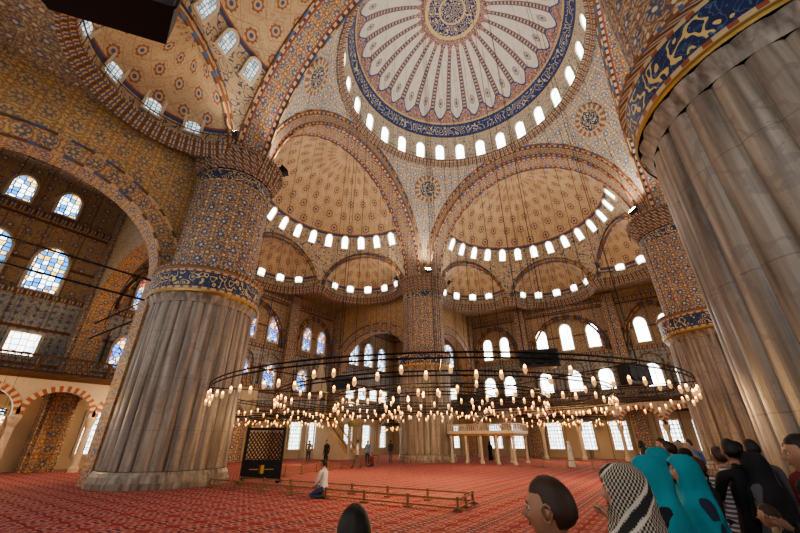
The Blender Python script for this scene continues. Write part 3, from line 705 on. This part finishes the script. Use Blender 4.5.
def head_mesh(skin,hair,style):
    mb=MB(); nu,nv=48,36
    def shape(u,v,sc=1.0,face=True):
        th=2*pi*u; ph=pi*v-pi/2; x=cos(ph)*sin(th); y=cos(ph)*cos(th); z=sin(ph)
        X_=x*.076*sc; Y_=y*.096*sc; Z_=z*.116*sc
        if z<0: X_*=1-.30*(-z)**1.3
        if y<0: Y_*=1-.40*sstep(.15,.9,-z)
        if y<0 and z>-.2: Y_*=1.05
        if y>0: Y_*=.93+.05*sstep(.3,.9,-z)
        if face and y>0:
            g=lambda cx,cz,sx,sz:math.exp(-((x-cx)/sx)**2-((z-cz)/sz)**2)
            Y_+=.026*g(0,-.20,.12,.10)+.014*g(0,-.05,.09,.16)+.006*g(0,.20,.5,.08)-.012*g(.34,.05,.17,.10)-.012*g(-.34,.05,.17,.10)+.006*g(0,-.46,.26,.07)-.005*g(0,-.60,.3,.05)+.010*g(0,-.80,.3,.12)+.005*g(.45,-.2,.2,.2)+.005*g(-.45,-.2,.2,.2)
        return (X_,Y_,Z_)
    mb.grid(lambda u,v:shape(u,v),nu,nv,0)
    for sx in (-1,1):
        n0=len(mb.v); mb.rev([(.001,-.011),(.008,-.008),(.011,0),(.008,.008),(.001,.011)],12,(sx*.028,.073),2)
        for i in range(n0,len(mb.v)): mb.v[i]=(mb.v[i][0],mb.v[i][1],mb.v[i][2]+.007)
        mb.rev([(.001,.003),(.0045,.004),(.0045,.010),(.001,.011)],8,(sx*.028,.0815),1)
        mb.tube([(sx*.012,.087,.026),(sx*.028,.089,.030),(sx*.044,.081,.025)],[.002,.003,.0015],5,1)
        mb.tube([(sx*.016,.083,.013),(sx*.028,.0865,.0165),(sx*.040,.080,.012)],.0022,5,0)
        mb.tube([(sx*(.074+.008*sin(pi*t/9)),.004-.020*cos(t*pi/4.5-.6),-.004+.031*sin(t*pi/4.5-.6)) for t in range(9)],[.005,.006,.0065,.0065,.006,.0055,.006,.006,.005],6,0,True)
        mb.tube([(sx*.070,.004,.022),(sx*.076,-.002,.005),(sx*.073,.002,-.028)],[.008,.012,.006],8,0,False,True)
    mb.tube([(-.022,.083,-.053),(-.008,.0905,-.049),(0,.0905,-.051),(.008,.0905,-.049),(.022,.083,-.053)],[.001,.004,.004,.004,.001],6,3)
    mb.tube([(-.020,.083,-.055),(0,.0905,-.059),(.020,.083,-.055)],[.001,.005,.001],6,3)
    if style!='none':
        def hl(c,z):
            if c>.35: return .52
            if c>-.05: return -.02+.54*sstep(-.05,.35,c)
            return -.02-.50*sstep(.05,.5,-c)
        def hs(u,v):
            z=sin(pi*v-pi/2); th=2*pi*u; c=cos(th); lim=hl(c,z)
            k=sstep(lim-.10,lim+.22,z)
            t=.97+.115*k+k*(.010*sin(th*21+v*12)*cos(v*17)+.007*sin(th*37-v*40))
            return shape(u,v,t,False)
        mb.grid(hs,nu,nv,1)
        if style=='bun': mb.rev([(.001,-.04),(.03,-.03),(.045,0),(.03,.03),(.001,.04)],12,(0,-.11),1)
    return mb
def hand_mesh():
    mb=MB()
    mb.tube([(0,0,.01),(0,0,-.02),(0,.0,-.05),(0,.0,-.085),(0,.002,-.098)],[.024,.030,.036,.036,.026],10,0,cap=True)
    for i in range(len(mb.v)): mb.v[i]=(mb.v[i][0],mb.v[i][1]*.42,mb.v[i][2])
    for x,l in ((-.027,.060),(-.009,.074),(.009,.078),(.027,.068)):
        mb.tube([(x*.9,0,-.085),(x,.004,-.085-l*.4),(x,.014,-.085-l*.75),(x,.028,-.085-l*.95)],[.0095,.0088,.008,.0055],7,0,cap=True)
    mb.tube([(.022,.0,-.025),(.048,.012,-.055),(.056,.024,-.085)],[.013,.011,.007],7,0,cap=True)
    return mb
_hm={}
def put_hand(e,skin,wr,el,sgn,s):
    if skin.name not in _hm:
        o=hand_mesh().build('tmp',[skin],True); _hm[skin.name]=o.data; bpy.data.objects.remove(o)
    o=bpy.data.objects.new('hand_left' if sgn>0 else 'hand_right',_hm[skin.name]); bpy.context.collection.objects.link(o); o.parent=e
    d=(Vector(wr)-Vector(el)).normalized(); z=-d; y=Vector((0,1,0))
    if abs(z.dot(y))>.9: y=Vector((0,0,1))
    x=y.cross(z).normalized(); y=z.cross(x); M=Matrix((x,y,z)).transposed().to_4x4()
    o.matrix_local=Matrix.Translation(Vector(wr)-d*.005)@M@Matrix.Diagonal((-sgn*s,s,s,1))
def human(name,loc,rz,h=1.72,pose='stand',top=GRY,bottom=JEA,skin=SK1,hair=HB,style='short',scarf=None,robe=None,hy=0,hp=0,sleeve='long',female=False):
    s=h/1.76; e=empty(name,(loc[0],loc[1],0),rz)
    J={'pel':(0,0,.95),'spi':(0,0,1.12),'che':(0,.0,1.28),'upc':(0,-.01,1.42),'nek':(0,-.01,1.50),'hdb':(0,.0,1.58)}
    arm={1:[(.175,-.01,1.425),(.225,-.03,1.14),(.235,.06,.89)],-1:[(-.175,-.01,1.425),(-.225,-.03,1.14),(-.235,.06,.89)]}
    leg={1:[(.09,0,.90),(.10,.02,.50),(.10,-.02,.09),(.115,.13,.035)],-1:[(-.09,0,.90),(-.10,.02,.50),(-.10,-.02,.09),(-.115,.13,.035)]}
    if pose=='walk':
        leg={1:[(.09,0,.90),(.09,.17,.52),(.09,.24,.10),(.10,.38,.05)],-1:[(-.09,0,.90),(-.09,-.04,.50),(-.09,-.28,.16),(-.09,-.19,.04)]}
        arm[1]=[(.175,-.01,1.425),(.23,-.14,1.17),(.23,-.10,.93)]; arm[-1]=[(-.175,-.01,1.425),(-.23,.06,1.16),(-.22,.22,.98)]
    if pose=='phone':
        for g in (1,-1): arm[g]=[(g*.175,-.01,1.425),(g*.23,.10,1.19),(g*.07,.32,1.36)]
    if pose=='fold':
        for g in (1,-1): arm[g]=[(g*.175,-.01,1.425),(g*.235,.02,1.15),(g*.04,.20,1.10+.03*g)]
    dz=0
    if pose in('kneel','sit'):
        dz=-.95+(.27 if pose=='kneel' else .14); fx=.04 if pose=='kneel' else .06
        for q in J: x,y,z=J[q]; J[q]=(x,y+(z-.95)*fx*2,z+dz)
        for g in (1,-1):
            if pose=='kneel':
                leg[g]=[(g*.09,0,.26),(g*.13,.42,.09),(g*.11,.02,.06),(g*.10,-.12,.04)]
                arm[g]=[(g*.175,.05,1.425+dz),(g*.23,.10,1.16+dz),(g*.13,.32,1.02+dz)]
            else:
                leg[g]=[(g*.09,0,.14),(g*.33,.28,.14),(-g*.06,.36,.07),(-g*.14,.38,.05)]
                arm[g]=[(g*.175,.05,1.425+dz),(g*.25,.12,1.14+dz),(g*.14,.33,1.0+dz)]
    V=[];R=[];E=[];LB=[]
    def add(p,r,par,lab):
        V.append(Vector(p)*s); R.append((r[0]*s,r[1]*s)); i=len(V)-1
        if par is not None: E.append((par,i)); LB.append(lab)
        return i
    hipw=.155 if female else .145; sw=.92 if female else 1.0
    a=add(J['pel'],(hipw,.115),None,'')
    b=add(J['spi'],(.125 if female else .14,.10),a,'top'); c=add(J['che'],(.15,.115),b,'top'); d=add(J['upc'],(.13,.085),c,'top')
    n0=add((0,J['nek'][1],J['nek'][2]-.015),(.062,.06),d,'skin'); n_=add((0,J['nek'][1]+.005,J['nek'][2]+.04),(.053,.053),n0,'skin'); add(J['hdb'],(.052,.054),n_,'skin')
    for g in (1,-1):
        tr=add((g*.09,arm[g][0][1],arm[g][0][2]+.025),(.06,.055),d,'top')
        q=add((arm[g][0][0]*sw,)+tuple(arm[g][0][1:]),(.062,.062),tr,'top'); q=add(tuple((Vector(arm[g][0])+Vector(arm[g][1]))/2),(.054,.054),q,'top'); q=add(arm[g][1],(.044,.044),q,'top'); q=add(arm[g][2],(.031,.028),q,'skin' if sleeve=='short' else 'top')
        q=add(leg[g][0],(.095,.10),a,'bot'); q=add(tuple((Vector(leg[g][0])*.55+Vector(leg[g][1])*.45)),(.085,.088),q,'bot'); q=add(leg[g][1],(.062,.064),q,'bot'); q=add(tuple((Vector(leg[g][1])*.65+Vector(leg[g][2])*.35)),(.058,.060),q,'bot'); q=add(leg[g][2],(.042,.044),q,'bot'); add(leg[g][3],(.042,.032),q,'shoe')
    me=bpy.data.meshes.new('body_skel'); me.from_pydata([tuple(v) for v in V],E,[]); ob=bpy.data.objects.new('body_skel',me); bpy.context.collection.objects.link(ob)
    ob.modifiers.new('skin','SKIN'); sm=ob.modifiers.new('sub','SUBSURF'); sm.levels=2; sm.render_levels=2
    sv=me.skin_vertices[0].data
    for i,r in enumerate(R): sv[i].radius=r; sv[i].use_root=(i==0)
    dg=bpy.context.evaluated_depsgraph_get(); dg.update(); nm=bpy.data.meshes.new_from_object(ob.evaluated_get(dg)); bpy.data.objects.remove(ob)
    nm.name='body'; nm.materials.clear()
    for m in (top,bottom,skin,SHO): nm.materials.append(m)
    idx={'top':0,'bot':1,'skin':2,'shoe':3}
    for p in nm.polygons:
        cpt=p.center; best=9;bl='top'
        for (i,j),lab in zip(E,LB):
            A,B=V[i],V[j]; t=max(0,min(1,(cpt-A).dot(B-A)/max(1e-6,(B-A).length_squared))); dd=(cpt-(A+(B-A)*t)).length-(R[i][0]*(1-t)+R[j][0]*t)
            if dd<best: best=dd;bl=lab
        if bl=='top' and cpt.z<(J['pel'][2]+.0)*s and pose not in('kneel','sit') and abs(cpt.x)<.16*s: bl='bot'
        if bl=='skin' and cpt.z<(J['nek'][2]-.01)*s and abs(cpt.x)<.1*s and cpt.z>J['che'][2]*s: bl='top'
        p.material_index=idx[bl]; p.use_smooth=True
    bo=bpy.data.objects.new('body',nm); bpy.context.collection.objects.link(bo); bo.parent=e
    if not scarf:
        mb=MB(); mb.tube([(.062*s*sin(t*pi/8),(J['nek'][1]+.0+.060*cos(t*pi/8))*s,(J['nek'][2]-.005-.012*cos(t*pi/8))*s) for t in range(16)],.012*s,6,0,True); mb.build('collar',[top],True,parent=e)
    if pose not in('kneel','sit') and not robe:
        pf=[(1.10,.135,.10),(1.02,.148,.112),(.94,.165,.128),(.86,.176,.138)]
        mb=MB(); mb.grid(lambda u,v:(pf[round(v*3)][1]*s*sin(2*pi*u)*(1+.02*sin(u*40)),pf[round(v*3)][2]*s*cos(2*pi*u)*(1+.02*sin(u*50)),pf[round(v*3)][0]*s),32,3,0); mb.build('shirt_hem',[top],True,parent=e)
    hc=Vector(J['hdb'])+Vector((0,.024,.075))
    ho=head_mesh(skin,hair,'none' if scarf else style).build('head',[skin,hair,EYE,LIP],True,parent=e); ho.location=hc*s; ho.scale=(s,s,s); ho.rotation_euler=(hp,0,hy)
    for g in (1,-1): put_hand(e,skin,tuple(Vector(arm[g][2])*s),tuple(Vector(arm[g][1])*s),g,s)
    oy=J['hdb'][1]-.0; hz=J['hdb'][2]-1.58
    if scarf:
        ph0=random.uniform(0,6)
        prof=[(1.785,.012,.012,0),(1.78,.05,.06,0),(1.75,.080,.096,0),(1.71,.095,.116,0),(1.66,.101,.124,-.002),(1.61,.101,.124,-.008),(1.56,.100,.118,-.014),(1.52,.108,.116,-.018),(1.48,.132,.124,-.018),(1.445,.172,.138,-.014),(1.40,.212,.150,-.012),(1.34,.236,.158,-.01),(1.26,.246,.163,-.01),(1.18,.250,.168,-.01)]
        nu=80; nj=len(prof)-1; NV=nj*4
        def pr(t):
            j=min(int(t*nj),nj-1); f=t*nj-j; return [prof[j][q]*(1-f)+prof[j+1][q]*f for q in range(4)]
        def mk(off):
            def fn(u,v):
                z,rx,ry,cy=pr(v); a=2*pi*u; k1=max(0,min(1,(v-.10)/.35))
                w1=1-abs((a*2.0/pi*2+z*5+ph0)%2-1); w2=1-abs((a*3.0/pi*2-z*7+ph0)%2-1)
                f=1+k1*(.10*(w1**2-.3)+.06*(w2**2-.3)+.012*sin(a*19+z*35))-off
                return (rx*sin(a)*f*s,(cy+oy+.016+ry*cos(a)*f)*s,(z+hz+.02*sin(a*3+ph0)*max(0,v-.6)*2.5-.03*(v>.95)*abs(sin(a*6)))*s,u,z)
            return fn
        sk=lambda i,j:(lambda a,t: ((a/.125)**2+((t-.335)/.135)**2)<1)(abs(((i+.5)/nu+.5)%1-.5),(j+.5)/NV)
        mb=MB(); mb.grid(mk(0),nu,NV,0,sk); mb.grid(mk(.03),nu,NV,0,sk)
        mb.build('headscarf',[scarf],True,parent=e)
    if robe and pose not in('kneel','sit'):
        mb=MB(); prof2=[(1.15,.155,.125),(1.0,.18,.15),(.8,.20,.17),(.5,.225,.20),(.25,.25,.225),(.07,.27,.24)]
        def fn(u,v):
            j=round(v*(len(prof2)-1)); z,rx,ry=prof2[j]; a=2*pi*u; f=1+.06*sin(a*9)*j/5
            return (rx*sin(a)*f*s,ry*cos(a)*f*s,z*s)
        mb.grid(fn,48,len(prof2)-1,0); mb.build('skirt',[robe],True,parent=e)
    return e
R35=math.radians(35)
hp_=L
human('standing_man',hp_(-5.1,27.8),R35+2.6,1.76,'stand',BLK,BLK,SK2)
human('walking_man',hp_(-2.9,27.3),R35+1.8,1.75,'walk',WHT,GRY,SK2,sleeve='short')
human('standing_man.001',hp_(-2.5,31),R35+2.8,1.72,'fold',CLB,NAV,SK1)
human('kneeling_man',hp_(-2.54,13.9),R35-.2+1.4,1.82,'kneel',WHT,JEA,SK2)
human('sitting_man',hp_(-2.0,29.5),R35+2.2,1.7,'sit',DKR,NAV,SK1)
human('walking_woman',hp_(12.1,28.5),R35+1.2,1.66,'walk',WHT,BEI,SK1,scarf=WHT,robe=WHT,female=True)
human('standing_woman',hp_(8.6,38),R35+.4,1.62,'stand',BLK,BLK,SK1,scarf=BLK,robe=BLK,female=True)
human('standing_man.002',hp_(9.4,38.5),R35+.9,1.74,'stand',GRY,BEI,SK1)
human('standing_man.003',hp_(-8.2,36),R35+.4,1.74,'stand',OLV,NAV,SK1)
human('standing_man.004',hp_(-0.8,35),R35-.5,1.74,'stand',NAV,GRY,SK1)
human('visitor_man',(6.67,-19.2),R35+.2,1.47,'stand',BLK,JEA,SK1,HB)
human('visitor_man.001',(7.36,-18.87),R35+.5,1.58,'stand',GRY,JEA,SK2,HN,hy=.6)
human('visitor_woman',(7.55,-18.25),R35+1.2,1.60,'stand',BEI,BLK,SK1,scarf=SHAWL,robe=BLK,female=True)
human('visitor_woman.001',(7.61,-17.27),R35+1.1,1.61,'phone',BLK,BLK,SK1,scarf=TEAL,robe=BLK,female=True)
human('visitor_woman.002',(7.80,-16.6),R35+1.3,1.60,'stand',NAV,BLK,SK1,scarf=TEAL,robe=NAV,female=True)
human('visitor_woman.003',(7.62,-15.8),R35+1.0,1.64,'stand',CLB,BLK,SK1,scarf=TEAL,robe=NAV,female=True)
human('visitor_man.002',(8.25,-15.0),R35-.2,1.72,'phone',BLK,BLK,SK2)
human('visitor_man.003',(8.80,-14.6),R35+.2,1.70,'stand',DKR,JEA,SK1)
human('visitor_man.004',(8.47,-16.9),R35+.9,1.74,'fold',BLK,BLK,SK2)
human('visitor_child',hp_(2.95,3.4),R35+.6,1.25,'stand',BEI,BEI,SK1,HN)
crowd=[(4.6,5.2,GRY,1.72,0),(4.45,6.6,OLV,1.70,0),(4.9,7.2,STR,1.66,1),(5.3,8.0,BLK,1.75,0),(6.3,9.0,NAV,1.68,1),(6.9,9.8,WHT,1.72,0),(5.9,9.7,DKR,1.70,0),(7.5,10.4,BLK,1.66,1),(8.4,11.5,CLB,1.74,0),(4.2,5.9,NAV,1.60,1),(3.9,4.9,STR,1.64,0),(3.15,4.3,BLK,1.55,0),(3.6,4.1,GRY,1.60,1),(3.45,5.6,BLK,1.62,0),(2.95,2.95,BLK,1.46,1),(5.0,5.9,WHT,1.70,0),(7.9,9.4,OLV,1.7,0)]
nw=0;nm_=0
for i,(X_,Y_,c_,hh,f) in enumerate(crowd):
    nm='visitor_woman' if f else 'visitor_man'
    human(nm,hp_(X_,Y_),R35+random.uniform(-.4,1.3),hh,random.choice(('stand','fold','phone','stand')),c_,random.choice((JEA,BLK,GRY,NAV)),random.choice((SK1,SK2)),random.choice((HB,HN)),scarf=(random.choice((BLK,BEI,BLK)) if f else None),robe=(BLK if f else None),female=bool(f))
# camera + world
w=bpy.data.worlds.new('World'); bpy.context.scene.world=w; w.use_nodes=True; w.node_tree.nodes['Background'].inputs[0].default_value=(.5,.6,.8,1); w.node_tree.nodes['Background'].inputs[1].default_value=.5
cam=bpy.data.cameras.new('camera'); cam.lens=15.98; cam.sensor_width=36; cam.clip_end=300; cam.clip_start=.05
co=bpy.data.objects.new('camera',cam); bpy.context.collection.objects.link(co); co.location=(7.8,-20.5,1.72); co.rotation_euler=(math.radians(116.1),0,math.radians(35)); bpy.context.scene.camera=co
try:
    bpy.context.scene.view_settings.look='AgX - Medium High Contrast'
except Exception as ex_: print('look',ex_)
